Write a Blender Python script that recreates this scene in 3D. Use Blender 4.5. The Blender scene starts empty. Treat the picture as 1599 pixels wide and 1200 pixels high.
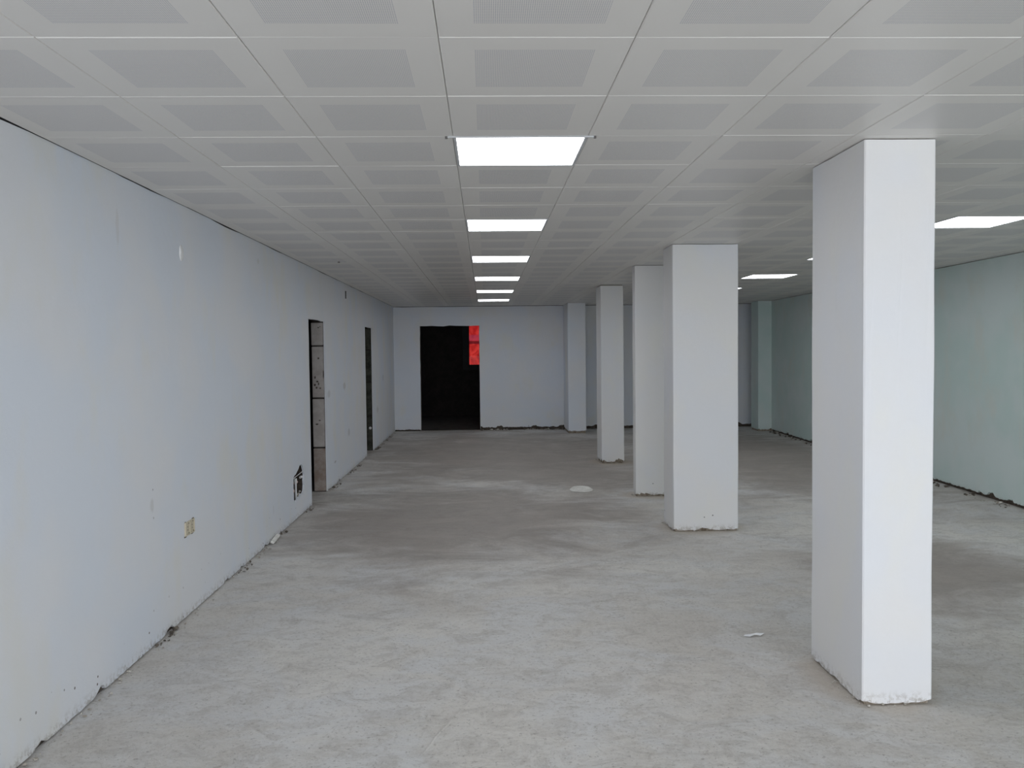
import bpy, bmesh, math, random
from mathutils import Matrix, Vector, noise
from mathutils.geometry import delaunay_2d_cdt

random.seed(7)
C = bpy.context.scene.collection
SC = bpy.context.scene

# ------------------------------------------------------------------ camera
F_PX, YAW, PITCH, ROLL, EYE = 1343.02, .0309, .0386, .0112, 1.6745
cam_data = bpy.data.cameras.new('camera')
cam = bpy.data.objects.new('camera', cam_data)
C.objects.link(cam)
sy, cy_, sp, cp = math.sin(YAW), math.cos(YAW), math.sin(PITCH), math.cos(PITCH)
fwd = Vector((sy * cp, cy_ * cp, -sp))
up0 = Vector((sy * sp, cy_ * sp, cp))
rt0 = Vector((cy_, -sy, 0))
cr, sr = math.cos(ROLL), math.sin(ROLL)
rt = rt0 * cr - up0 * sr
up = rt0 * sr + up0 * cr
m = Matrix((rt, up, -fwd)).transposed().to_4x4()
m.translation = (0, 0, EYE)
cam.matrix_world = m
cam_data.sensor_width = 36
cam_data.sensor_fit = 'HORIZONTAL'
cam_data.lens = F_PX / 1599 * 36
cam_data.clip_start = 0.05
SC.camera = cam

# ------------------------------------------------------------------ world, daylight, exposure
SC.view_settings.view_transform = 'Standard'
SC.view_settings.look = 'None'
SC.view_settings.gamma = 1
SC.view_settings.use_curve_mapping = False
SC.view_settings.exposure = 0.57
world = bpy.data.worlds.new('world')
SC.world = world
world.use_nodes = True
bg = world.node_tree.nodes['Background']
bg.inputs[0].default_value = (0.80, 0.89, 1.0, 1)
bg.inputs[1].default_value = 1.2

# daylight that comes in through the open shop front behind the camera
DAY_POWER = 196
ld = bpy.data.lights.new('shopfront_daylight', 'AREA')
ld.shape = 'RECTANGLE'
ld.size = 7.0
ld.size_y = 2.3
ld.energy = DAY_POWER
ld.color = (0.98, 0.98, 1.0)
lo = bpy.data.objects.new('shopfront_daylight', ld)
C.objects.link(lo)
lo.location = (.9, -4.2, 1.7)
lo.rotation_euler = (math.radians(60), 0, 0)

PANEL_GLOW = 5.6

# ------------------------------------------------------------------ sizes of the hall
H = 2.6234                    # ceiling height
XL, YB, YF = -1.9185, 18.182, -2.4
def right_x(y): return 5.50 + 0.0345 * (y - 9.5)
TX, TY, T = -0.1298, 2.6413, 0.6          # ceiling grid origin and pitch

# ------------------------------------------------------------------ materials
def new_mat(name):
    mt = bpy.data.materials.new(name)
    mt.use_nodes = True
    return mt, mt.node_tree, mt.node_tree.nodes['Principled BSDF']

class G:
    """small helper to write node graphs"""
    def __init__(s, nt): s.nt = nt; s._pos = None
    def n(s, t, **kw):
        nd = s.nt.nodes.new(t)
        for k, v in kw.items(): setattr(nd, k, v)
        return nd
    def put(s, sock, v):
        if isinstance(v, bpy.types.NodeSocket): s.nt.links.new(v, sock)
        else: sock.default_value = v
    def pos(s):
        if s._pos is None: s._pos = s.n('ShaderNodeNewGeometry').outputs['Position']
        return s._pos
    def objco(s): return s.n('ShaderNodeTexCoord').outputs['Object']
    def noise(s, scale, detail=4, rough=.55, vec=None, dist=0):
        nd = s.n('ShaderNodeTexNoise')
        s.put(nd.inputs['Vector'], vec or s.pos())
        nd.inputs['Scale'].default_value = scale; nd.inputs['Detail'].default_value = detail
        nd.inputs['Roughness'].default_value = rough; nd.inputs['Distortion'].default_value = dist
        return nd.outputs['Fac']
    def scalev(s, v, sc):
        nd = s.n('ShaderNodeMapping'); s.put(nd.inputs['Vector'], v)
        nd.inputs['Scale'].default_value = sc
        return nd.outputs['Vector']
    def ramp(s, v, a, b, c0=(0, 0, 0, 1), c1=(1, 1, 1, 1)):
        nd = s.n('ShaderNodeMapRange', clamp=True); nd.interpolation_type = 'SMOOTHSTEP'
        s.put(nd.inputs['Value'], v); nd.inputs['From Min'].default_value = a; nd.inputs['From Max'].default_value = b
        return nd.outputs['Result']
    def math(s, op, a, b=0.0, c=0.0):
        nd = s.n('ShaderNodeMath', operation=op)
        s.put(nd.inputs[0], a); s.put(nd.inputs[1], b); s.put(nd.inputs[2], c)
        return nd.outputs[0]
    def mix(s, f, a, b):
        nd = s.n('ShaderNodeMix', data_type='RGBA')
        s.put(nd.inputs[0], f); s.put(nd.inputs[6], a); s.put(nd.inputs[7], b)
        return nd.outputs[2]
    def sep(s, v):
        nd = s.n('ShaderNodeSeparateXYZ'); s.put(nd.inputs[0], v); return nd.outputs
    def bump(s, h, strength, dist, prev=None):
        nd = s.n('ShaderNodeBump'); s.put(nd.inputs['Height'], h)
        nd.inputs['Strength'].default_value = strength; nd.inputs['Distance'].default_value = dist
        if prev: s.put(nd.inputs['Normal'], prev)
        return nd.outputs['Normal']

def c4(r, g, b): return (r, g, b, 1)

def plaster(name, base, tint_a, tint_b, stains=()):
    mt, nt, bs = new_mat(name); g = G(nt)
    mott = g.ramp(g.noise(1.1, 3), .38, .62)
    col = g.mix(mott, c4(*tint_a), c4(*base))
    mott2 = g.ramp(g.noise(2.3, 5, vec=g.scalev(g.pos(), (1, 1, .6))), .5, .7)
    col = g.mix(g.math('MULTIPLY', mott2, .6), col, c4(*tint_b))
    # grime and splashes that gather on the lowest hand's breadth of the plaster
    z = g.sep(g.pos())[2]
    low = g.math('SUBTRACT', 1.0, g.ramp(z, .0, .075))
    n = g.ramp(g.noise(34, 6, .75), .46, .60)
    col = g.mix(g.math('MULTIPLY', g.math('MULTIPLY', low, n), .6), col, c4(.26, .22, .17))
    vo = g.n('ShaderNodeTexVoronoi'); g.put(vo.inputs['Vector'], g.pos()); vo.inputs['Scale'].default_value = 11
    r_ = g.sep(vo.outputs['Color'])[0]
    dot = g.math('MULTIPLY', g.math('LESS_THAN', vo.outputs['Distance'], .075), g.math('GREATER_THAN', r_, .72))
    dot = g.math('MULTIPLY', dot, g.math('SUBTRACT', 1.0, g.ramp(z, .08, .30)))
    col = g.mix(dot, col, c4(.10, .085, .07))
    xyz = g.sep(g.pos())
    for (py, pz, ry, rz, amt, cc) in stains:
        a = g.math('DIVIDE', g.math('SUBTRACT', xyz[1], py), ry)
        b = g.math('DIVIDE', g.math('SUBTRACT', xyz[2], pz), rz)
        d = g.math('SQRT', g.math('ADD', g.math('MULTIPLY', a, a), g.math('MULTIPLY', b, b)))
        d = g.math('ADD', d, g.math('MULTIPLY', g.noise(25, 3), .8))
        k = g.math('MULTIPLY', g.math('SUBTRACT', 1.0, g.ramp(d, .9, 1.4)), amt)
        col = g.mix(k, col, c4(*cc))
    nt.links.new(col, bs.inputs['Base Color'])
    bs.inputs['Roughness'].default_value = .62
    bs.inputs['Specular IOR Level'].default_value = .35
    nb = g.bump(g.noise(3.0, 3), .35, .02)
    nb = g.bump(g.noise(60, 5, .65), .25, .003, nb)
    nt.links.new(nb, bs.inputs['Normal'])
    return mt

GREY = (.42, .40, .40)
STAINS = [(11.76, 1.22, .13, .06, .45, GREY), (12.08, .56, .10, .07, .45, GREY), (10.60, 1.17, .12, .06, .35, GREY),
          (10.95, .29, .08, .02, .5, (.3, .28, .27)), (15.3, .66, .14, .07, .4, GREY), (16.2, 1.2, .12, .08, .35, GREY),
          (4.96, .81, .035, .05, .35, (.50, .49, .46)), (4.98, .90, .007, .007, .8, (.2, .19, .18)), (4.98, .735, .007, .008, .7, (.25, .24, .23)),
          (7.41, 2.46, .05, .03, .3, (.55, .53, .48)), (4.6, 2.35, .025, .12, .18, (.5, .45, .4)), (7.75, .27, .01, .06, .35, (.4, .36, .32))]
M_WALL = plaster('white_wall_plaster', (.79, .80, .83), (.75, .79, .86), (.79, .78, .74), STAINS)
M_WALLR = plaster('pale_green_wall_plaster', (.68, .775, .765), (.61, .745, .72), (.68, .72, .67))
M_COL = plaster('white_column_plaster', (.80, .79, .785), (.775, .785, .815), (.81, .80, .76))

def concrete():
    mt, nt, bs = new_mat('rough_concrete_floor'); g = G(nt)
    P = g.pos()
    n1 = g.ramp(g.noise(.42, 4, .6, dist=.6), .36, .66)
    n2 = g.ramp(g.noise(1.5, 6, .65, dist=.8), .36, .66)
    st = g.ramp(g.noise(5.5, 8, .78, vec=g.scalev(P, (.85, 1.15, 1)), dist=1.0), .44, .64)
    fine = g.noise(38, 6, .8)
    spk = g.ramp(g.noise(48, 5, .75), .57, .64)
    col = g.mix(n1, c4(.56, .525, .48), c4(.72, .695, .65))
    col = g.mix(g.math('MULTIPLY', n2, .65), col, c4(.64, .655, .68))
    col = g.mix(g.math('MULTIPLY', st, .58), col, c4(.40, .37, .335))
    col = g.mix(g.math('MULTIPLY', g.ramp(fine, .35, .7), .40), col, c4(.74, .73, .71))
    col = g.mix(g.math('MULTIPLY', spk, .60), col, c4(.27, .25, .23))
    cr1 = g.ramp(g.noise(9, 9, .85, dist=2.0), .57, .63)
    col = g.mix(g.math('MULTIPLY', cr1, .60), col, c4(.34, .31, .28))
    # dampness and dirt with ragged borders, mixed with painted dimness of the far floor
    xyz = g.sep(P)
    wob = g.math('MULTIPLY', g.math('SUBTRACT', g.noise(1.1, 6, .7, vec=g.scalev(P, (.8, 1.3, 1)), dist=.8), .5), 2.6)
    damp_dim = None
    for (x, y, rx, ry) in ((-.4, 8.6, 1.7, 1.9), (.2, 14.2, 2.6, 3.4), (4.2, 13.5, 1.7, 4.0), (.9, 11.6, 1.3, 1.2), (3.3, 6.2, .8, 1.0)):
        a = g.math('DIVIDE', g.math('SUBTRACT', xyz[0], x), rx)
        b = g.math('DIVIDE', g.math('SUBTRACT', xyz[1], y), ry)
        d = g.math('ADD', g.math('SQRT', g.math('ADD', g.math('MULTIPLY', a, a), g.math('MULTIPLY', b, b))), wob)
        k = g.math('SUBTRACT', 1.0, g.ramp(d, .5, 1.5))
        damp_dim = k if damp_dim is None else g.math('MAXIMUM', damp_dim, k)
    col = g.mix(g.math('MULTIPLY', damp_dim, .74), col, c4(.28, .24, .21))
    # tan mortar dust swept against the column feet
    dust = None
    for (x, y, rx, ry) in ((1.9, 4.2, .30, .45), (2.0, 7.98, .44, .36), (1.95, 9.8, .45, .3), (1.87, 12.8, .34, .42)):
        a = g.math('DIVIDE', g.math('SUBTRACT', xyz[0], x), rx)
        b = g.math('DIVIDE', g.math('SUBTRACT', xyz[1], y), ry)
        d = g.math('ADD', g.math('SQRT', g.math('ADD', g.math('MULTIPLY', a, a), g.math('MULTIPLY', b, b))), g.math('MULTIPLY', wob, .25))
        k = g.math('SUBTRACT', 1.0, g.ramp(d, .7, 1.15))
        dust = k if dust is None else g.math('MAXIMUM', dust, k)
    col = g.mix(g.math('MULTIPLY', dust, .55), col, c4(.50, .43, .35))
    nt.links.new(col, bs.inputs['Base Color'])
    rg = g.math('ADD', .50, g.math('MULTIPLY', n2, .28))
    nt.links.new(rg, bs.inputs['Roughness'])
    bs.inputs['Specular IOR Level'].default_value = .45
    nb = g.bump(g.noise(2.0, 4, .6), .5, .03)
    nb = g.bump(g.noise(9, 8, .75, vec=g.scalev(P, (.7, 1.2, 1)), dist=1.0), .55, .012, nb)
    nb = g.bump(g.noise(90, 4, .7), .3, .002, nb)
    nt.links.new(nb, bs.inputs['Normal'])
    return mt
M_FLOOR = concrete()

def rough_mat(name, a, b, scale=20, rough=.9, bump=.4, dist=.004, spec=.3):
    mt, nt, bs = new_mat(name); g = G(nt)
    col = g.mix(g.ramp(g.noise(scale, 6, .7), .35, .65), c4(*a), c4(*b))
    nt.links.new(col, bs.inputs['Base Color'])
    bs.inputs['Roughness'].default_value = rough
    bs.inputs['Specular IOR Level'].default_value = spec
    nt.links.new(g.bump(g.noise(scale * 2.5, 5, .7), bump, dist), bs.inputs['Normal'])
    return mt
M_CORE = rough_mat('dark_masonry', (.060, .048, .038), (.13, .105, .085), 14, .95, .8, .01)
M_CORE_COL = rough_mat('dirty_mortar', (.16, .125, .09), (.40, .35, .29), 30, .95, .8, .006)
M_BLOCK = rough_mat('aerated_block', (.42, .38, .36), (.52, .49, .47), 9, .9, .5, .004)
M_BLOCK_LOW = rough_mat('stained_aerated_block', (.30, .235, .20), (.43, .38, .35), 7, .9, .5, .004)
M_BLOCK_SHADED = rough_mat('shaded_greenish_block', (.035, .037, .028), (.085, .085, .07), 9, .9, .5, .004)  # aerated block with the second doorway's shade put into its colour
M_MORTAR = rough_mat('dark_joint', (.03, .026, .022), (.06, .05, .045), 20, .95)
M_BACKFLOOR = rough_mat('shade_dark_screed', (.045, .04, .036), (.09, .08, .072), 5, .9)  # floor darkened in colour to stand for the unlit back room
M_SHADE_WALL = rough_mat('shade_black_wall', (.016, .013, .012), (.026, .021, .019), 6, .95)  # near-black colour stands in for the gloom inside rooms and niche
M_RUBBLE = rough_mat('plaster_crumb', (.30, .26, .21), (.62, .60, .56), 40, .95)
M_RUBBLE_DARK = rough_mat('dark_crumb', (.07, .06, .05), (.20, .17, .14), 40, .95)
M_PAPER = rough_mat('white_paper', (.80, .82, .84), (.88, .89, .90), 12, .7, .1, .001)
M_DAB = rough_mat('dried_white_plaster', (.74, .73, .69), (.86, .85, .81), 16, .85, .4, .004)
M_BEIGE = rough_mat('beige_plastic', (.60, .53, .40), (.66, .60, .47), 60, .45, .1, .001, .5)
M_SOCKET_HOLE = rough_mat('dark_plastic', (.10, .085, .06), (.16, .13, .10), 30, .6)
M_PIPE = rough_mat('white_pipe_plastic', (.78, .78, .78), (.85, .85, .85), 30, .4, .05, .001, .5)
M_PINK = rough_mat('pinkish_pipe_plastic', (.62, .44, .40), (.72, .55, .50), 30, .5, .1, .001, .5)
M_FRAME = rough_mat('white_enamelled_metal', (.52, .53, .54), (.56, .57, .58), 30, .45, .02, .001, .5)
M_CLIP = rough_mat('dark_clip_metal', (.12, .11, .11), (.17, .16, .15), 30, .5)
M_BLACK_FRAME_SLOT = rough_mat('black_frame_and_slot_shade', (.006, .006, .006), (.010, .010, .010), 20, .6)  # black of the window frame, also paints the shade in the wall slot

def tile_metal(name, perforated):
    mt, nt, bs = new_mat(name); g = G(nt)
    oi = g.n('ShaderNodeObjectInfo').outputs['Random']
    base = g.mix(oi, c4(.76, .735, .70), c4(.79, .765, .73))
    if perforated:
        xyz = g.sep(g.objco())
        pitch = .006
        a = g.math('SUBTRACT', g.math('FRACT', g.math('DIVIDE', xyz[0], pitch)), .5)
        b = g.math('SUBTRACT', g.math('FRACT', g.math('DIVIDE', xyz[1], pitch)), .5)
        d = g.math('ADD', g.math('MULTIPLY', a, a), g.math('MULTIPLY', b, b))
        hole = g.math('LESS_THAN', d, .080)
        base = g.mix(hole, base, c4(.40, .405, .45))
    nt.links.new(base, bs.inputs['Base Color'])
    bs.inputs['Roughness'].default_value = .42
    bs.inputs['Specular IOR Level'].default_value = .5
    nb = g.bump(g.noise(1.3, 2, vec=g.scalev(g.pos(), (.6, 1.6, 1))), .10, .01)
    nt.links.new(nb, bs.inputs['Normal'])
    return mt
M_TILE = tile_metal('white_ceiling_metal', False)
M_PERF = tile_metal('perforated_ceiling_metal', True)

mt, nt, bs = new_mat('glowing_diffuser')
bs.inputs['Base Color'].default_value = c4(.85, .88, .9)
bs.inputs['Emission Color'].default_value = c4(.93, .965, 1.0)
bs.inputs['Emission Strength'].default_value = PANEL_GLOW
M_GLOW = mt

def red_cloth():
    mt = bpy.data.materials.new('backlit_red_cloth'); mt.use_nodes = True
    nt = mt.node_tree; nt.nodes.clear(); g = G(nt)
    out = g.n('ShaderNodeOutputMaterial')
    tr = g.n('ShaderNodeBsdfTranslucent'); df = g.n('ShaderNodeBsdfDiffuse'); ms = g.n('ShaderNodeMixShader')
    P = g.pos(); z = g.sep(P)[2]
    col = g.mix(g.ramp(g.noise(4.5, 4, .6, dist=.8), .35, .65), c4(.27, .007, .007), c4(.54, .035, .026))
    band = g.math('MULTIPLY', g.ramp(z, 1.93, 1.97), g.math('SUBTRACT', 1.0, g.ramp(z, 2.08, 2.12)))
    col = g.mix(g.math('MULTIPLY', band, .55), col, c4(.22, .03, .06))
    fold = g.math('MULTIPLY', g.ramp(z, 1.85, 1.88), g.math('SUBTRACT', 1.0, g.ramp(z, 1.93, 1.96)))
    col = g.mix(g.math('MULTIPLY', fold, .8), col, c4(.05, .005, .008))
    g.put(tr.inputs[0], col); g.put(df.inputs[0], col)
    ms.inputs[0].default_value = .85
    nt.links.new(df.outputs[0], ms.inputs[1]); nt.links.new(tr.outputs[0], ms.inputs[2])
    nt.links.new(ms.outputs[0], out.inputs[0])
    return mt
M_RED = red_cloth()

def glass():
    mt, nt, bs = new_mat('window_glass')
    bs.inputs['Base Color'].default_value = c4(.9, .9, .9)
    bs.inputs['Roughness'].default_value = .02
    bs.inputs['Transmission Weight'].default_value = 1
    bs.inputs['IOR'].default_value = 1.45
    return mt
M_GLASS = glass()

# ------------------------------------------------------------------ mesh helpers
def link(name, verts, faces, mat, parent=None, loc=(0, 0, 0), kind=None, mats=None, midx=None, smooth=False):
    me = bpy.data.meshes.new(name)
    me.from_pydata(verts, [], faces); me.update()
    for mm in (mats or [mat]): me.materials.append(mm)
    if midx: me.polygons.foreach_set('material_index', midx)
    if smooth: me.polygons.foreach_set('use_smooth', [True] * len(me.polygons))
    o = bpy.data.objects.new(name, me); C.objects.link(o)
    o.location = loc
    if parent: o.parent = parent
    if kind: o['kind'] = kind
    return o

def empty(name, loc=(0, 0, 0), rz=0):
    o = bpy.data.objects.new(name, None); C.objects.link(o)
    o.location = loc; o.rotation_euler = (0, 0, rz); o.empty_display_size = .1
    return o

def tag(o, label, cat, group=None):
    o['label'] = label; o['category'] = cat
    if group: o['group'] = group
    return o

def box_bm(bm, x0, x1, y0, y1, z0, z1, bevel=0, seg=1):
    ret = bmesh.ops.create_cube(bm, size=1)
    vs = ret['verts']
    for v in vs:
        v.co = Vector(((x0 + x1) / 2 + v.co.x * (x1 - x0), (y0 + y1) / 2 + v.co.y * (y1 - y0), (z0 + z1) / 2 + v.co.z * (z1 - z0)))
    if bevel:
        es = list({e for v in vs for e in v.link_edges})
        bmesh.ops.bevel(bm, geom=es, offset=bevel, segments=seg, affect='EDGES', profile=.5)

def bm_obj(name, bm, mat, parent=None, loc=(0, 0, 0), kind=None, smooth=False):
    bmesh.ops.recalc_face_normals(bm, faces=bm.faces)
    me = bpy.data.meshes.new(name); bm.to_mesh(me); bm.free()
    me.materials.append(mat)
    if smooth: me.polygons.foreach_set('use_smooth', [True] * len(me.polygons))
    o = bpy.data.objects.new(name, me); C.objects.link(o); o.location = loc
    if parent: o.parent = parent
    if kind: o['kind'] = kind
    return o

def box(name, dims, mat, parent=None, loc=(0, 0, 0), kind=None, bevel=0, seg=1):
    bm = bmesh.new(); box_bm(bm, *dims, bevel=bevel, seg=seg)
    return bm_obj(name, bm, mat, parent, loc, kind)

def cyl_bm(bm, p, q, r, seg=10):
    p, q = Vector(p), Vector(q); d = q - p
    mtx = Matrix.Translation((p + q) / 2) @ d.to_track_quat('Z', 'Y').to_matrix().to_4x4()
    bmesh.ops.create_cone(bm, cap_ends=True, segments=seg, radius1=r, radius2=r, depth=d.length, matrix=mtx)

def ragged(s, off, base=.007, amp=.006, chip=.045, thr=.22):
    """height of the broken lower edge of plaster at distance s along a wall"""
    a = base + amp * noise.noise(Vector((s * 13, off, 0))) + (.003 + amp * .5) * noise.noise(Vector((s * 41, off, 3)))
    b = noise.noise(Vector((s * 5.3, off + 5, 1))) + .22 * noise.noise(Vector((s * 27, off, 6)))
    if b > thr: a += chip * min(1, (b - thr) / .22) * (.5 + .5 * abs(noise.noise(Vector((s * 30, off, 9)))))
    return max(.002, a)

def edge_run(a, b, step, f):
    n = max(1, int(abs(b - a) / step))
    return [f(a + (b - a) * i / n) for i in range(n)]

def skin(name, loops, to3d, nrm, thick, mat, parent=None, kind=None):
    """a plaster sheet: 2D outline (first loop) with holes, given a thickness behind its face"""
    pts, edges, start = [], [], []
    for lp in loops:
        s = len(pts); start.append((s, len(lp)))
        pts += [Vector(p) for p in lp]
        edges += [(s + i, s + (i + 1) % len(lp)) for i in range(len(lp))]
    vo, eo, fo, ov, oe, of = delaunay_2d_cdt(pts, edges, [], 2 if len(loops) == 1 else 2, 1e-6)
    # keep triangles inside the outline and outside the holes
    def inside(p, poly):
        r = False; j = len(poly) - 1
        for i in range(len(poly)):
            (xi, yi), (xj, yj) = poly[i], poly[j]
            if (yi > p[1]) != (yj > p[1]) and p[0] < (xj - xi) * (p[1] - yi) / (yj - yi) + xi: r = not r
            j = i
        return r
    keep = []
    for f_ in fo:
        cxy = [sum(vo[i][k] for i in f_) / len(f_) for k in (0, 1)]
        if inside(cxy, loops[0]) and not any(inside(cxy, h) for h in loops[1:]): keep.append(tuple(f_))
    front = [Vector(to3d(v[0], v[1])) for v in vo]
    nv = Vector(nrm)
    back = [v - nv * thick for v in front]
    faces = list(keep)
    from collections import Counter
    cnt = Counter()
    for f_ in keep:
        for i in range(len(f_)): cnt[tuple(sorted((f_[i], f_[(i + 1) % len(f_)])))] += 1
    N = len(front)
    for f_ in keep:
        for i in range(len(f_)):
            a, b = f_[i], f_[(i + 1) % len(f_)]
            if cnt[tuple(sorted((a, b)))] == 1: faces.append((a, a + N, b + N, b))
    # face direction
    f0 = keep[0]
    n0 = (front[f0[1]] - front[f0[0]]).cross(front[f0[2]] - front[f0[0]])
    if n0.dot(nv) < 0: faces = [tuple(reversed(f_)) for f_ in faces]
    return link(name, [tuple(v) for v in front + back], faces, mat, parent, kind=kind)

# ------------------------------------------------------------------ floor
fl = link('floor', [], [], M_FLOOR, kind='structure')
me = bpy.data.meshes.new('floor')
vs, fs = [], []
nx, ny = 40, 110
X0, X1, Y0, Y1 = -4.0, 6.2, YF - .6, 23.0
for j in range(ny + 1):
    for i in range(nx + 1):
        x = X0 + (X1 - X0) * i / nx; y = Y0 + (Y1 - Y0) * j / ny
        vs.append((x, y, -.002 + .0022 * noise.noise(Vector((x * .9, y * .9, 0)))))
for j in range(ny):
    for i in range(nx):
        a = j * (nx + 1) + i; fs.append((a, a + 1, a + nx + 2, a + nx + 1))
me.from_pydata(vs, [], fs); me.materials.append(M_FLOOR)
me.polygons.foreach_set('use_smooth', [True] * len(fs))
fl.data = me
# trowel ridge in the screed
rv, rf = [], []
for i in range(41):
    t = i / 40
    x = -.30 + .31 * t + .012 * noise.noise(Vector((t * 6, 0, 0))); y = 3.50 + .86 * t
    h = .0035 * (1 - abs(2 * t - 1) ** 3) * (.6 + .8 * abs(noise.noise(Vector((t * 14, 4, 0)))))
    w = .007 + .004 * noise.noise(Vector((t * 11, 8, 0)))
    rv += [(x - w, y + w * .4, -.004), (x, y, h), (x + w, y - w * .4, -.004)]
    if i:
        b = 3 * i; rf += [(b - 3, b, b + 1, b - 2), (b - 2, b + 1, b + 2, b - 1)]
link('trowel_ridge', rv, rf, M_FLOOR, fl, smooth=True)

# ------------------------------------------------------------------ left wall with two doorways and a broken hole
D1, D2 = (9.45, 10.40, 2.05), (13.86, 14.72, 2.085)
wl = empty('wall_left'); wl['kind'] = 'structure'
def jit(v, s, o, a=.006): return v + a * noise.noise(Vector((s * 7, o, 2)))
loop = []
def bottom(a, b, off): return edge_run(a, b, .024, lambda s: (s, ragged(s, off)))
loop += bottom(YF, D1[0], 1)
for k, (a, b, h) in enumerate((D1, D2)):
    loop += [(jit(a, z, 10 + k), z) for z in [.004] + [h * i / 14 for i in range(1, 15)]]
    loop += [(a + (b - a) * i / 6, jit(h, a + i * .15, 20 + k, .012)) for i in range(1, 6)]
    loop += [(jit(b, z, 30 + k), z) for z in [h * (14 - i) / 14 for i in range(14)] + [.004]]
    loop += bottom(b + .01, D2[0] if k == 0 else YB, 2 + k)
loop += [(YB, .006)]
loop += edge_run(YB, YF, .12, lambda s: (s, H + .002 - .012 * max(0, noise.noise(Vector((s * 1.3, 7, 0))) + .35 * noise.noise(Vector((s * 5, 9, 0))))))
loop += [(YF, H + .001)]
hole = [(8.57, .435), (8.565, .33), (8.575, .26), (8.57, .185), (8.64, .20), (8.70, .175), (8.76, .215), (8.83, .19), (8.90, .225),
        (8.97, .205), (9.04, .235), (9.065, .29), (9.05, .34), (9.075, .40), (9.04, .46), (9.00, .50), (8.93, .525), (8.86, .52),
        (8.80, .49), (8.74, .475), (8.68, .455), (8.62, .45)]
slot = [(11.96, 2.42), (12.07, 2.425), (12.075, 2.53), (11.965, 2.528)]
skin('plaster_face', [loop, hole, slot], lambda u, v: (XL, u, v), (1, 0, 0), .018, M_WALL, wl)
xb, xt = XL - .018, XL - .165
bm = bmesh.new()
for (a, b) in ((YF, 8.50), (9.12, D1[0] + .006), (D1[1] + .16, D2[0] + .006), (D2[1] + .16, YB + .2)):
    box_bm(bm, xt, xb, a, b, 0, H)
box_bm(bm, xt, xb, D1[0] + .006, D1[1] + .16, D1[2] + .02, H)
box_bm(bm, xt, xb, D2[0] + .006, D2[1] + .16, D2[2] + .02, H)
box_bm(bm, xt, xb, 8.50, 9.12, 0, .14); box_bm(bm, xt, xb, 8.50, 9.12, .56, H)
box_bm(bm, xt, xt + .03, 8.50, 9.12, .14, .56)
bm_obj('masonry_core', bm, M_CORE, wl)
box('niche_back_shade', (xt + .0305, xt + .036, 8.50, 9.12, .14, .56), M_SHADE_WALL, wl)  # near-black sheet painting the shade deep in the broken hole
def jamb(D, joints, mats, lip):
    y0 = D[1] - .002
    for i in range(len(joints) - 1):
        a, b = joints[i], joints[i + 1]
        o = box('block', (-.070, .070, 0, .155, 0, b - a - .018), mats[i], wl, (XL - .093 - .002 * (i % 2), y0 + .003 * ((i * 7) % 3), a + .006), bevel=.006)
    box('joint_mortar', (XL - .16, XL - .02, y0 + .014, y0 + .155, 0, D[2] + .02), M_MORTAR, wl)
jamb(D1, [0, .535, 1.132, 1.762, 2.05], [M_BLOCK_LOW, M_BLOCK, M_BLOCK, M_BLOCK], 0)
jamb(D2, [0, .58, 1.169, 1.72, 2.085], [M_BLOCK_SHADED] * 4, 0)
# pits in the aerated blocks of the first jamb
bm = bmesh.new()
for (x, z, rx, rz) in ((-2.002, 1.609, .012, .016), (-2.045, 1.379, .010, .02), (-2.02, 1.33, .016, .012), (-2.05, 1.29, .014, .014), (-2.03, 1.256, .012, .012),
                       (-2.005, 1.30, .010, .02), (-1.985, 1.25, .012, .01), (-2.033, .816, .018, .010), (-2.00, .862, .014, .009), (-1.995, 1.978, .014, .008), (-1.975, 1.99, .009, .007), (-1.945, 1.42, .005, .06)):
    ret = bmesh.ops.create_icosphere(bm, subdivisions=1, radius=1)
    for v in ret['verts']:
        v.co = Vector((x + v.co.x * rx * random.uniform(.7, 1.2), D1[1] - .001 + v.co.y * .004, z + v.co.z * rz * random.uniform(.7, 1.2)))
bm_obj('block_pit', bm, M_CORE, wl, kind='stuff')
# white dab on the jamb of the second doorway
bm = bmesh.new(); bmesh.ops.create_icosphere(bm, subdivisions=2, radius=.024)
for v in bm.verts: v.co.y *= .4
bm_obj('plaster_dab', bm, M_PIPE, wl, (-1.975, D2[1] - .004, .382), smooth=True)
# black filling that paints the shade inside the small slot high in the wall
box('slot_shade', (XL - .017, XL - .0015, 11.955, 12.08, 2.415, 2.535), M_BLACK_FRAME_SLOT, wl)
# raised lump of filler high on the wall
bm = bmesh.new(); bmesh.ops.create_icosphere(bm, subdivisions=3, radius=1)
for v in bm.verts:
    k = 1 + .12 * noise.noise(v.co * 2.1)
    v.co = Vector((v.co.x * .010, v.co.y * .034 * k, v.co.z * .052 * k))
bm_obj('filler_lump', bm, M_PIPE, wl, (XL + .001, 5.545, 2.318), smooth=True)
# dark side rooms behind the doorways
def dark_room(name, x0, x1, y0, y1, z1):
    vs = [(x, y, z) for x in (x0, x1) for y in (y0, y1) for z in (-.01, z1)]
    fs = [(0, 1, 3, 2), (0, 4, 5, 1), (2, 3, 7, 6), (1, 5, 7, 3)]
    return link(name, vs, fs, M_SHADE_WALL, wl)
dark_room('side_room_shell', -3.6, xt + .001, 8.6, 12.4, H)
dark_room('side_room_shell', -3.6, xt + .001, 13.0, 16.2, H)

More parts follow.
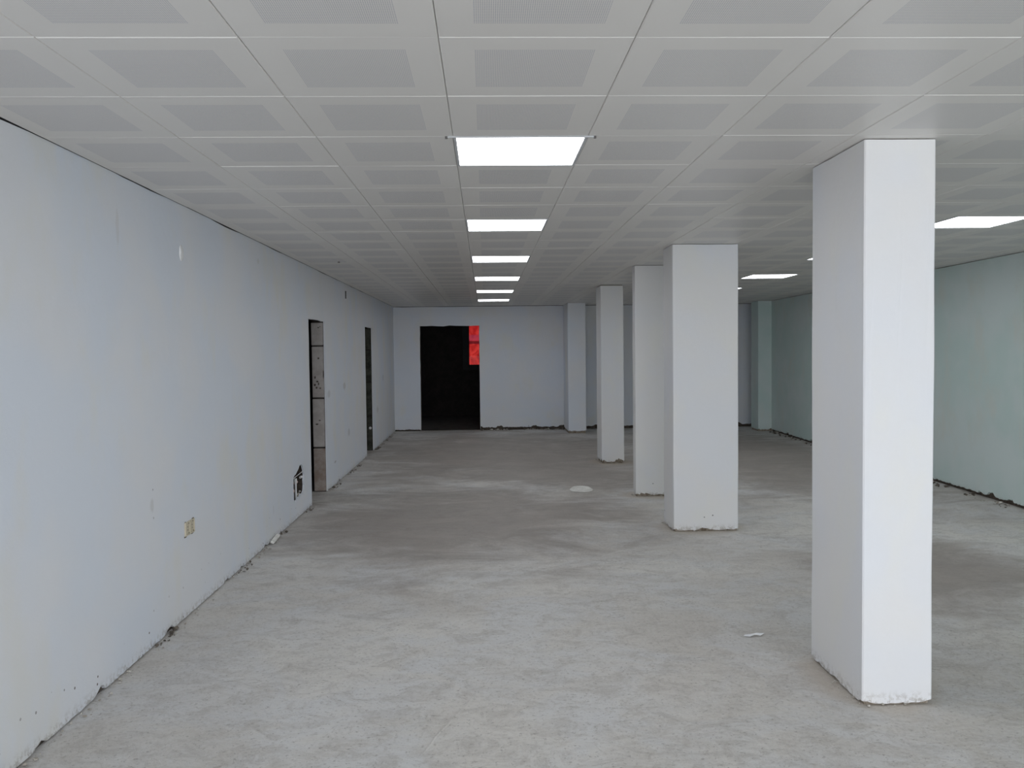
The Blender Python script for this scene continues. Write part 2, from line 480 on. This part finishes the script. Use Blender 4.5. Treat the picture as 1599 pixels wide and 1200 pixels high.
# ------------------------------------------------------------------ back wall with a doorway
BD = (-1.368, -.118, 2.215)
wb = empty('wall_back'); wb['kind'] = 'structure'
XR = right_x(YB) + .05
loop = edge_run(XL, BD[0], .02, lambda s: (s, ragged(s, 41, .03, .012, .02)))
a, b, h = BD
loop += [(jit(a, z, 50, .010), z) for z in [.004] + [h * i / 16 for i in range(1, 17)]]
loop += [(a + (b - a) * i / 10, jit(h, i * .3, 51, .02)) for i in range(1, 10)]
loop += [(jit(b, z, 52, .010), z) for z in [h * (16 - i) / 16 for i in range(16)] + [.004]]
loop += edge_run(b + .01, XR, .02, lambda s: (s, ragged(s, 43, .058, .022, .06, .1)))
loop += [(XR, .03)]
loop += edge_run(XR, XL, .2, lambda s: (s, H - .008 - .006 * noise.noise(Vector((s * 2, 3, 0)))))
loop += [(XL, H - .006)]
skin('plaster_face', [loop], lambda u, v: (u, YB, v), (0, -1, 0), .03, M_WALL, wb)
bm = bmesh.new()
y0, y1 = YB + .028, YB + .20
box_bm(bm, XL - .2, a + .004, y0, y1, 0, H); box_bm(bm, b - .004, XR + .1, y0, y1, 0, H); box_bm(bm, a + .004, b - .004, y0, y1, h + .004, H)
bm_obj('masonry_core', bm, M_CORE, wb)
# dark room behind it, with a window hung with red cloth
YR = 22.4
bm = bmesh.new()
wx0, wx1, wz0, wz1 = -.585, .70, 1.19, 2.45
x0, x1 = -3.6, 3.0
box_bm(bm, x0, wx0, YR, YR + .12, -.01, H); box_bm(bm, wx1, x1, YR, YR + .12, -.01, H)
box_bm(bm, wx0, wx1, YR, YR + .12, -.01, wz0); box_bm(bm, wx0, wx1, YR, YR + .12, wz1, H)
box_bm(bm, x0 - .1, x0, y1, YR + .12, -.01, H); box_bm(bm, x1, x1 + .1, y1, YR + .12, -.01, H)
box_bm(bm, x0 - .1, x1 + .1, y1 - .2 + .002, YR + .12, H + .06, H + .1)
bm_obj('back_room_shell', bm, M_SHADE_WALL, wb)
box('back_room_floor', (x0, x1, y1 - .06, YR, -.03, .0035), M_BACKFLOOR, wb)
wn = empty('window_1', (0, YR, 0)); wn['kind'] = 'structure'
bm = bmesh.new(); e = .001
fw = .175
box_bm(bm, wx0 + e, wx0 + fw, -.02, .10, wz0 + e, wz1 - e, .004); box_bm(bm, wx1 - .10, wx1 - e, -.02, .10, wz0 + e, wz1 - e, .004)
box_bm(bm, wx0 + fw, wx1 - .10, -.02, .10, wz0 + e, wz0 + .135, .004); box_bm(bm, wx0 + fw, wx1 - .10, -.02, .10, wz1 - .08, wz1 - e, .004)
bm_obj('window_frame', bm, M_BLACK_FRAME_SLOT, wn)
hw, hh = (wx1 - .10 - wx0 - fw) / 2, (wz1 - .08 - wz0 - .135) / 2
pane = box('pane', (-hw + .001, hw - .001, -.003, .003, -hh + .004, hh - .004), M_GLASS, wn, (wx0 + fw + hw, .045, wz0 + .135 + hh))
pane.rotation_euler = (math.radians(-4.6), 0, 0)      # tilt added, top outwards, to turn bright shop front reflections away
# red cloth hanging outside the pane, in soft folds
vs, fs = [], []
n1, n2 = 60, 24
for j in range(n2 + 1):
    for i in range(n1 + 1):
        x = wx0 - .05 + (wx1 - wx0 + .1) * i / n1; z = wz0 + .02 + (wz1 - wz0) * j / n2
        vs.append((x, .025 * math.sin(x * 17 + .9 * noise.noise(Vector((x, z, 0)))) + .02 * noise.noise(Vector((x * 3, z * 4, 1))), z))
for j in range(n2):
    for i in range(n1):
        q = j * (n1 + 1) + i; fs.append((q, q + 1, q + n1 + 2, q + n1 + 1))
rc = link('red_cloth', vs, fs, M_RED, loc=(0, YR + .17, 0), smooth=True)
tag(rc, 'backlit red cloth hanging behind the black framed window of the dark back room', 'cloth')

# ------------------------------------------------------------------ right wall (slightly out of square, greenish)
wr = empty('wall_right'); wr['kind'] = 'structure'
loop = edge_run(YF, YB, .024, lambda s: (s, ragged(s, 61, .035, .016, .06, .12))) + [(YB, .03)]
loop += edge_run(YB, YF, .25, lambda s: (s, H - .006 - .005 * noise.noise(Vector((s * 2, 13, 0))))) + [(YF, H - .006)]
skin('plaster_face', [loop], lambda u, v: (right_x(u), u, v), (-1, 0, 0), .03, M_WALLR, wr)
vs = []
for y in (YF, YB + .2):
    for dx in (.028, .2):
        for z in (0, H): vs.append((right_x(y) + dx, y, z))
link('masonry_core', vs, [(0, 1, 5, 4), (2, 6, 7, 3), (0, 2, 3, 1), (4, 5, 7, 6), (0, 4, 6, 2), (1, 3, 7, 5)], M_CORE, wr)

# ------------------------------------------------------------------ front wall behind the camera: low sill, header and piers of the shop front
wf = empty('wall_front'); wf['kind'] = 'structure'
bm = bmesh.new()
box_bm(bm, XL - .2, 5.3, YF - .2, YF, 0, .12); box_bm(bm, XL - .2, 5.3, YF - .2, YF, 2.48, H)
for x in (XL - .2, 5.06 - .1): box_bm(bm, x, x + .32, YF - .2, YF, .12, 2.48)
bm_obj('shop_front_masonry', bm, M_WALL, wf)
bm = bmesh.new()
for x in (.35, 2.7): box_bm(bm, x, x + .06, YF - .14, YF - .08, .12, 2.48)
bm_obj('mullion', bm, M_FRAME, wf)

# ------------------------------------------------------------------ ceiling of clip-in metal tiles
ce = link('ceiling', [(XL - .2, YF - .2, H + .035), (6.1, YF - .2, H + .035), (6.1, YR + .12, H + .035), (XL - 1.8, YR + .12, H + .035), (XL - 1.8, YF - .2, H + .035)],
          [(4, 3, 2, 1, 0)], M_MORTAR, kind='structure')
def tile_geo(x0, x1, y0, y1, perf=True):
    """verts, faces, material index of one tile; x0.. are its edges from the centre of the grid cell"""
    s, c, p = .0008, .004, .1925
    vs = []
    for (dx, z) in ((s, .014), (s, .0035), (c, 0.0)):
        vs += [(x0 + dx, y0 + dx, z), (x1 - dx, y0 + dx, z), (x1 - dx, y1 - dx, z), (x0 + dx, y1 - dx, z)]
    px0, px1, py0, py1 = max(-p, x0 + .01), min(p, x1 - .01), max(-p, y0 + .01), min(p, y1 - .01)
    ok = px1 > px0 and py1 > py0
    fs, mi = [], []
    for k in (0, 4):
        for i in range(4):
            j = (i + 1) % 4; fs.append((k + i, k + 4 + i, k + 4 + j, k + j)); mi.append(0)
    if ok:
        vs += [(px0, py0, 0), (px1, py0, 0), (px1, py1, 0), (px0, py1, 0)]
        for i in range(4):
            j = (i + 1) % 4; fs.append((8 + i, 12 + i, 12 + j, 8 + j)); mi.append(0)
        fs.append((15, 14, 13, 12)); mi.append(1)
    else:
        fs.append((11, 10, 9, 8)); mi.append(0)
    return vs, fs, mi
def tile_mesh(ext):
    vs, fs, mi = tile_geo(*ext)
    me = bpy.data.meshes.new('ceiling_tile'); me.from_pydata(vs, [], fs); me.update()
    me.materials.append(M_TILE); me.materials.append(M_PERF); me.polygons.foreach_set('material_index', mi)
    return me
light_cells = [(i, n) for i in (0, 6) for n in (-6, -2, 2, 6, 10, 14, 18, 22)]
def in_frame(x, y, z):
    d = Vector((x, y, z)) - Vector((0, 0, EYE)); w = d.dot(fwd)
    if w < .3: return False
    return abs(d.dot(rt) / w * F_PX) < 800 and abs(d.dot(up) / w * F_PX) < 600
cells = []
for n in range(-10, 26):
    for i in range(-3, 10):
        if (i, n) in light_cells: continue
        cxm, cym = TX + T * (i + .5), TY + T * (n + .5)
        x0, x1, y0, y1 = -.3, .3, -.3, .3
        if cxm + x0 < XL + .006: x0 = XL + .006 - cxm
        if cym + y1 > YB - .006: y1 = YB - .006 - cym
        if cym + y0 < YF: y0 = YF - cym
        if y1 - y0 < .04: continue
        seen = any(in_frame(cxm + a, cym + b, H) for a in (x0, 0, x1) for b in (y0, 0, y1)) and cym > 2
        cells.append((not seen, n, abs(i - 2), i, cxm, cym, (x0, x1, y0, y1)))
cells.sort()
meshes = {}
rest_v, rest_f, rest_m = [], [], []
rng = random.Random(5)
for k, (hid, n, _, i, cxm, cym, ext) in enumerate(cells):
    if k < 300 and not hid:
        key = tuple(round(v, 3) for v in ext)
        if key not in meshes: meshes[key] = tile_mesh(ext)
        o = bpy.data.objects.new('ceiling_tile', meshes[key]); C.objects.link(o); o.parent = ce
        o.location = (cxm, cym, H + rng.uniform(0, .0008))
        o.rotation_euler = (rng.gauss(0, .0016), rng.gauss(0, .0012), 0)
    else:
        vs, fs, mi = tile_geo(*ext); b = len(rest_v)
        rx, ry = rng.gauss(0, .0016), rng.gauss(0, .0012)
        rest_v += [(x + cxm, y + cym, z + H + .0004 + rx * y - ry * x) for x, y, z in vs]
        rest_f += [tuple(b + q for q in f_) for f_ in fs]; rest_m += mi
o = link('ceiling_tiles_beyond', rest_v, rest_f, None, ce, kind='stuff', mats=[M_TILE, tile_metal('perforated_ceiling_metal_far', True)], midx=rest_m)
# the far tiles are one mesh, so its holes are laid out from the grid origin
o.location = (0, 0, 0)
# small dark screw end in the ceiling near the left wall
bm = bmesh.new(); cyl_bm(bm, (0, 0, 0), (0, 0, -.012), .011, 8)
bm_obj('screw_end', bm, M_CLIP, ce, (-1.513, 9.066, H + .001))

# ------------------------------------------------------------------ square lights
def copy_tree(o, parent=None):
    c = o.copy(); C.objects.link(c); c.parent = parent
    for ch in list(o.children): copy_tree(ch, c)
    return c
def make_light():
    r = empty('ceiling_light')
    bm = bmesh.new()
    a, b = .2985, .286
    for (x0, x1, y0, y1) in ((-a, a, -a, -b), (-a, a, b, a), (-a, -b, -b, b), (b, a, -b, b)):
        box_bm(bm, x0, x1, y0, y1, -.003, .014)
    bm_obj('frame', bm, M_FRAME, r)
    box('diffuser', (-b, b, -b, b, .001, .010), M_GLOW, r)
    box('housing', (-.27, .27, -.27, .27, .011, .033), M_CLIP, r)
    return r
rowname = {0: 'left', 6: 'right'}
left_l = {2: 'nearest and largest square ceiling light of the left row, above the middle of the hall',
          6: 'second square ceiling light from the camera in the left row',
          10: 'third square ceiling light from the camera in the left row',
          14: 'fourth square ceiling light from the camera in the left row',
          18: 'fifth square ceiling light in the left row, last but one before the back wall',
          22: 'farthest and smallest square ceiling light in the left row, beside the back wall'}
right_l = {6: 'glowing square ceiling light right of the nearest column, cut by the photo edge',
           10: 'glowing square ceiling light mostly hidden behind the nearest column, only its left corner showing',
           14: 'glowing square ceiling light seen in the gap between the nearest two columns',
           18: 'tiny glowing light corner peeking out right of the second column'}
proto = make_light(); used = False
for i, labels in ((0, left_l), (6, right_l)):
    for n, lab in labels.items():
        o = proto if not used else copy_tree(proto)
        used = True
        o.location = (TX + T * (i + .5), TY + T * (n + .5), H)
        tag(o, lab, 'ceiling light', 'square glowing lights set in the tiled ceiling')
        if (i, n) == (0, 2): first_light = o
for sx in (-1, 1):
    bm = bmesh.new(); box_bm(bm, -.022, .022, -.004, .004, -.006, .002); 
    cl = bm_obj('corner_clip', bm, M_FRAME, first_light, (sx * .302, -.298, 0))
    bm = bmesh.new(); cyl_bm(bm, (sx * .027, 0, .0), (sx * .027, 0, -.010), .006, 8)
    bm_obj('clip_screw', bm, M_CLIP, cl)
for c in [c for c in light_cells if c[1] not in (left_l if c[0] == 0 else right_l)]:
    # cells out of the picture: plain closing plate with the same light opening left blank
    x, y = TX + T * (c[0] + .5), TY + T * (c[1] + .5)
    if YF < y - .3 and y + .3 < YB:
        o = bpy.data.objects.new('ceiling_tile', tile_mesh((-.3, .3, -.3, .3))); C.objects.link(o); o.parent = ce; o.location = (x, y, H)

# ------------------------------------------------------------------ columns
def column(x0, x1, y0, y1, off, label, base=.008, amp=.006, chip=.03, thr=.2, mat=None, group='white plastered square columns', top=H - .004, rad=.006):
    cxm, cym = (x0 + x1) / 2, (y0 + y1) / 2
    hx, hy = (x1 - x0) / 2, (y1 - y0) / 2
    r = empty('column', (cxm, cym, 0))
    tag(r, label, 'column', group)
    # outline with slightly rounded, hand-plastered corners
    ring = []
    step = .018
    for (px, py, dx, dy, L) in ((-hx, -hy, 1, 0, 2 * hx), (hx, -hy, 0, 1, 2 * hy), (hx, hy, -1, 0, 2 * hx), (-hx, hy, 0, -1, 2 * hy)):
        n = max(6, int(L / step))
        for k in range(n):
            s = rad + (L - 2 * rad) * k / (n - 1)
            ring.append((px + dx * s, py + dy * s))
    N = len(ring)
    lv = [0] + [.10, .3, .6, .95, 1.3, 1.65, 2.0, 2.35] + [top]
    vs, s = [], 0
    for li, z in enumerate(lv):
        s = 0
        for k, (x, y) in enumerate(ring):
            if k: s += math.dist(ring[k - 1], ring[k])
            zz = z
            corner = min(abs(abs(x) - hx) + abs(abs(y) - hy), 1)
            if li == 0:
                zz = ragged(s, off, base, amp, chip, thr)
                if corner < .03: zz += .012
            w = .0035 * noise.noise(Vector((x * 3 + off, y * 3, z * 1.4)))
            w += .004 * noise.noise(Vector((off, (x > 0) * 3 + (y > 0) * 7, z * 2.2))) * (1 if corner < .04 else .3)
            if li == len(lv) - 1: zz = top - .003 * max(0, noise.noise(Vector((s * 5, off, 4))))
            L_ = math.hypot(x, y)
            vs.append((x * (1 + w / L_), y * (1 + w / L_), zz))
    fs = []
    for li in range(len(lv) - 1):
        for k in range(N):
            j = (k + 1) % N
            fs.append((li * N + k, li * N + j, (li + 1) * N + j, (li + 1) * N + k))
    # returns at the broken foot and at the head, running back to the core
    b = len(vs)
    for k, (x, y) in enumerate(ring): vs.append((x - math.copysign(.014, x) if abs(x) > hx - .03 else x, y - math.copysign(.014, y) if abs(y) > hy - .03 else y, vs[k][2] + .002))
    for k in range(N):
        j = (k + 1) % N; fs.append((j, k, b + k, b + j))
    b2 = len(vs)
    tl = (len(lv) - 1) * N
    for k, (x, y) in enumerate(ring): vs.append((x * .9, y * .9, top))
    for k in range(N):
        j = (k + 1) % N; fs.append((tl + k, tl + j, b2 + j, b2 + k))
    o = link('plaster', vs, fs, mat or M_COL, r)
    box('concrete_core', (-hx + .013, hx - .013, -hy + .013, hy - .013, -.004, H - .001), M_CORE_COL, r)
    return r
column(1.742, 2.073, 3.908, 4.536, 3, 'nearest and largest white plastered column, at the right of the hall', .006, .005, .03, .18)
column(1.708, 2.308, 7.78, 8.19, 7, 'second white plastered column from the camera, wide front face with chipped lower left corner', .010, .006, .03, .2)
column(1.697, 2.25, 9.694, 9.86, 11, 'third white column, half hidden behind the second column', .018, .010, .04, .1)
column(1.700, 2.035, 12.588, 13.089, 13, 'fourth and narrow white column with a badly chipped foot', .022, .018, .06, .0, top=H - .012)
column(1.661, 2.022, 17.221, 18.176, 17, 'slim white pilaster standing out from the back wall', .045, .01, .02, .3, mat=M_WALL)
px = right_x(17.3)
column(5.49, px + .06, 17.15, 17.6, 19, 'pale green pilaster on the right wall near the far corner', .03, .01, .04, .2, mat=M_WALLR)

# ------------------------------------------------------------------ rubble along the foot of the walls
def crumbs(name, spots, mat, parent=None):
    bm = bmesh.new()
    for (x, y, r) in spots:
        ret = bmesh.ops.create_icosphere(bm, subdivisions=1, radius=1)
        sx, sy_, sz = (r * random.uniform(.6, 1.5) for _ in range(3))
        for v in ret['verts']:
            v.co = Vector((x + v.co.x * sx * random.uniform(.7, 1.15), y + v.co.y * sy_ * random.uniform(.7, 1.15), sz * .55 + v.co.z * sz * .6 * random.uniform(.7, 1.15)))
    return bm_obj(name, bm, mat, parent, kind='stuff')
def clumps(n, f, rmin, rmax, seed, thr=.0):
    rr = random.Random(seed); out = []
    while len(out) < n:
        s = rr.random()
        x, y, key = f(s, rr.random())
        if noise.noise(Vector((key * 1.7, seed, 0))) < thr: continue
        out.append((x, y, rmin + (rmax - rmin) * rr.random() ** 3))
    return out
def left_f(s, t):
    y = 2.5 + 15.5 * s
    while D1[0] - .03 < y < D1[1] + .05 or D2[0] - .03 < y < D2[1] + .05: y += .3
    return XL + .016 + .05 * t * t, y, y
o = crumbs('plaster_crumbs', clumps(420, left_f, .002, .011, 3, -.05), M_RUBBLE)
tag(o, 'plaster and mortar crumbs strewn along the foot of the left wall', 'rubble')
crumbs('dark_crumbs', clumps(260, left_f, .003, .016, 4, .1), M_RUBBLE_DARK, o)
o = crumbs('plaster_crumbs', clumps(260, lambda s, t: (-.1 + 5.6 * s, YB - .004 - .13 * t * t, s * 5.6), .006, .028, 8, -.05), M_RUBBLE_DARK)
tag(o, 'plaster and mortar crumbs along the foot of the back wall', 'rubble')
crumbs('pale_crumbs', clumps(70, lambda s, t: (-.1 + 1.8 * s, YB - .02 - .13 * t * t, s * 5.6), .008, .03, 9, -.05), M_RUBBLE, o)
def right_f(s, t):
    y = 5.5 + 11.5 * s
    return right_x(y) - .045 - .12 * t * t, y, y
o = crumbs('plaster_crumbs', clumps(300, right_f, .005, .026, 12, -.05), M_RUBBLE_DARK)
tag(o, 'plaster and mortar crumbs along the foot of the greenish right wall', 'rubble')
crumbs('pale_crumbs', clumps(60, right_f, .006, .035, 13, .0), M_RUBBLE, o)
def foot(x0, x1, y0, y1):
    def f(s, t):
        L = (x1 - x0) + (y1 - y0); d = s * L
        if d < x1 - x0: return x0 + d, y0 - .004 - .03 * t * t, d * 3
        return x0 - .004 - .03 * t * t, y0 + d - (x1 - x0), d * 3
    return f
sp = []
for k, c in enumerate(((1.742, 2.073, 3.908, 4.536), (1.708, 2.308, 7.78, 8.19), (1.697, 2.25, 9.694, 9.86), (1.70, 2.035, 12.588, 13.089))):
    sp += clumps(36, foot(*c), .002, .009 if k < 2 else .014, 20 + k, -.2)
o = crumbs('plaster_crumbs', sp, M_RUBBLE)
tag(o, 'small plaster crumbs around the chipped feet of the free-standing columns', 'rubble')

# ------------------------------------------------------------------ double flush socket on the left wall
so = empty('wall_socket', (XL, 5.560, .562), 0)
tag(so, 'beige double wall socket low on the white left wall', 'socket')
def plate(bm, y0, y1, z0, z1, x0, x1, bev=.002): box_bm(bm, x0, x1, y0, y1, z0, z1, bev)
bm = bmesh.new()
for (a, b, c_, d) in ((-.084, .084, .036, .044), (-.084, .084, -.044, -.036), (-.084, -.074, -.036, .036), (.074, .084, -.036, .036), (-.006, .006, -.036, .036)):
    plate(bm, a, b, c_, d, -.002, .010)
bm_obj('frame', bm, M_BEIGE, so)
for s in (-.040, .040):
    bm = bmesh.new(); plate(bm, s - .0335, s + .0335, -.0355, .0355, -.002, .006)
    ins = bm_obj('insert', bm, M_BEIGE, so)
    bm = bmesh.new()
    for dz in (-.010, .010): cyl_bm(bm, (.004, s, dz), (.0075, s, dz), .004, 8)
    for dz in (-.031, .031): cyl_bm(bm, (.004, s + .02, dz), (.0075, s + .02, dz), .005, 8)
    bm_obj('contact_hole', bm, M_SOCKET_HOLE, ins)
bm = bmesh.new()
for (y, z, r) in ((-.082, -.048, .010), (-.06, -.049, .008), (.05, -.047, .012), (.075, -.045, .010), (.078, .045, .010), (.06, .046, .007), (-.07, .046, .006), (.0, -.046, .007)):
    ret = bmesh.ops.create_icosphere(bm, subdivisions=1, radius=r)
    for v in ret['verts']: v.co = Vector((v.co.x * .3 + .001, v.co.y * 1.5 + y, v.co.z * .6 + z))
bm_obj('gap_in_plaster', bm, M_SOCKET_HOLE, so, kind='stuff')

# ------------------------------------------------------------------ pipes inside the broken hole
pp = empty('water_pipe', (XL - .05, 8.82, .14)); tag(pp, 'white water pipe and pinkish fittings inside the broken hole in the left wall', 'pipe')
bm = bmesh.new(); cyl_bm(bm, (.008, .03, .005), (.008, .03, .25), .011, 14); bm_obj('riser', bm, M_PIPE, pp, smooth=False)
bm = bmesh.new(); cyl_bm(bm, (.006, .03, .21), (.006, .03, .25), .016, 14); bm_obj('coupling', bm, M_PIPE, pp)
bm = bmesh.new(); cyl_bm(bm, (.035, -.26, .165), (.02, -.19, .155), .024, 12); bm_obj('branch', bm, M_PINK, pp)
bm = bmesh.new(); cyl_bm(bm, (-.02, .12, .19), (-.01, .16, .195), .016, 12); bm_obj('outlet', bm, M_PINK, pp)
bm = bmesh.new(); cyl_bm(bm, (.02, .19, .235), (.03, .22, .24), .013, 12); bm_obj('outlet', bm, M_PIPE, pp)
bm = bmesh.new(); cyl_bm(bm, (.045, -.25, .285), (.045, .25, .30), .0035, 8); bm_obj('wire', bm, M_PIPE, pp)
bm = bmesh.new()
for (y, z, r) in ((-.19, .045, .016), (-.13, .040, .012), (.08, .065, .02), (.13, .07, .016), (.19, .09, .014)):
    ret = bmesh.ops.create_icosphere(bm, subdivisions=1, radius=r)
    for v in ret['verts']: v.co = Vector((v.co.x + .01, v.co.y + y, v.co.z + z)) + Vector([random.uniform(-.003, .003) for _ in range(3)])
bm_obj('rubble_pieces', bm, M_RUBBLE, pp, kind='stuff')

# ------------------------------------------------------------------ loose things on the floor
def sheet(name, pts, mat, loc, th=.001):
    n = len(pts)
    vs = [(x, y, z) for x, y, z in pts] + [(x, y, z + th) for x, y, z in pts]
    cx_ = sum(p[0] for p in pts) / n; cy2 = sum(p[1] for p in pts) / n; cz = sum(p[2] for p in pts) / n
    vs += [(cx_, cy2, cz), (cx_, cy2, cz + th)]
    fs = []
    for i in range(n):
        j = (i + 1) % n
        fs += [(i, j, n + j, n + i), (j, i, 2 * n), (n + i, n + j, 2 * n + 1)]
    return link(name, vs, fs, mat, loc=loc)
o = sheet('paper_scrap', [(-.064, -.012, .002), (-.03, -.024, .001), (.0, -.012, .008), (.035, -.014, .003), (.062, .004, .010), (.058, .022, .004), (.02, .016, .009), (-.02, .010, .004), (-.05, .012, .001)], M_PAPER, (1.545, 4.905, .001))
tag(o, 'small torn white paper scrap on the concrete floor left of the nearest column', 'paper')
vs, fs = [(0, 0, .012)], []
rings = [(.35, .006), (.62, .005), (.80, .016), (1, 0)]
n = 28
for k, (r, z) in enumerate(rings):
    for i in range(n):
        a = 2 * math.pi * i / n; w = 1 + .10 * noise.noise(Vector((math.cos(a) * 1.4, math.sin(a) * 1.4, k * .3)))
        vs.append((.142 * r * w * math.cos(a), .21 * r * w * math.sin(a), z + .004 * noise.noise(Vector((math.cos(a) * 3, math.sin(a) * 3, k)))))
for i in range(n):
    j = (i + 1) % n
    fs.append((0, 1 + i, 1 + j))
    for k in range(3): fs.append((1 + k * n + i, 1 + (k + 1) * n + i, 1 + (k + 1) * n + j, 1 + k * n + j))
o = link('plaster_splash', vs, fs, M_DAB, loc=(1.14, 10.25, .001))
tag(o, 'flat round whitish dried plaster splash on the floor left of the third column', 'plaster splash')
o = box('plaster_strip', (-.035, .0, -.13, .13, 0, .022), M_DAB, loc=(XL + .045, 7.66, .010), bevel=.005)
o.rotation_euler = (.05, .3, .05)
tag(o, 'short pale plaster strip lying against the foot of the left wall', 'plaster piece')
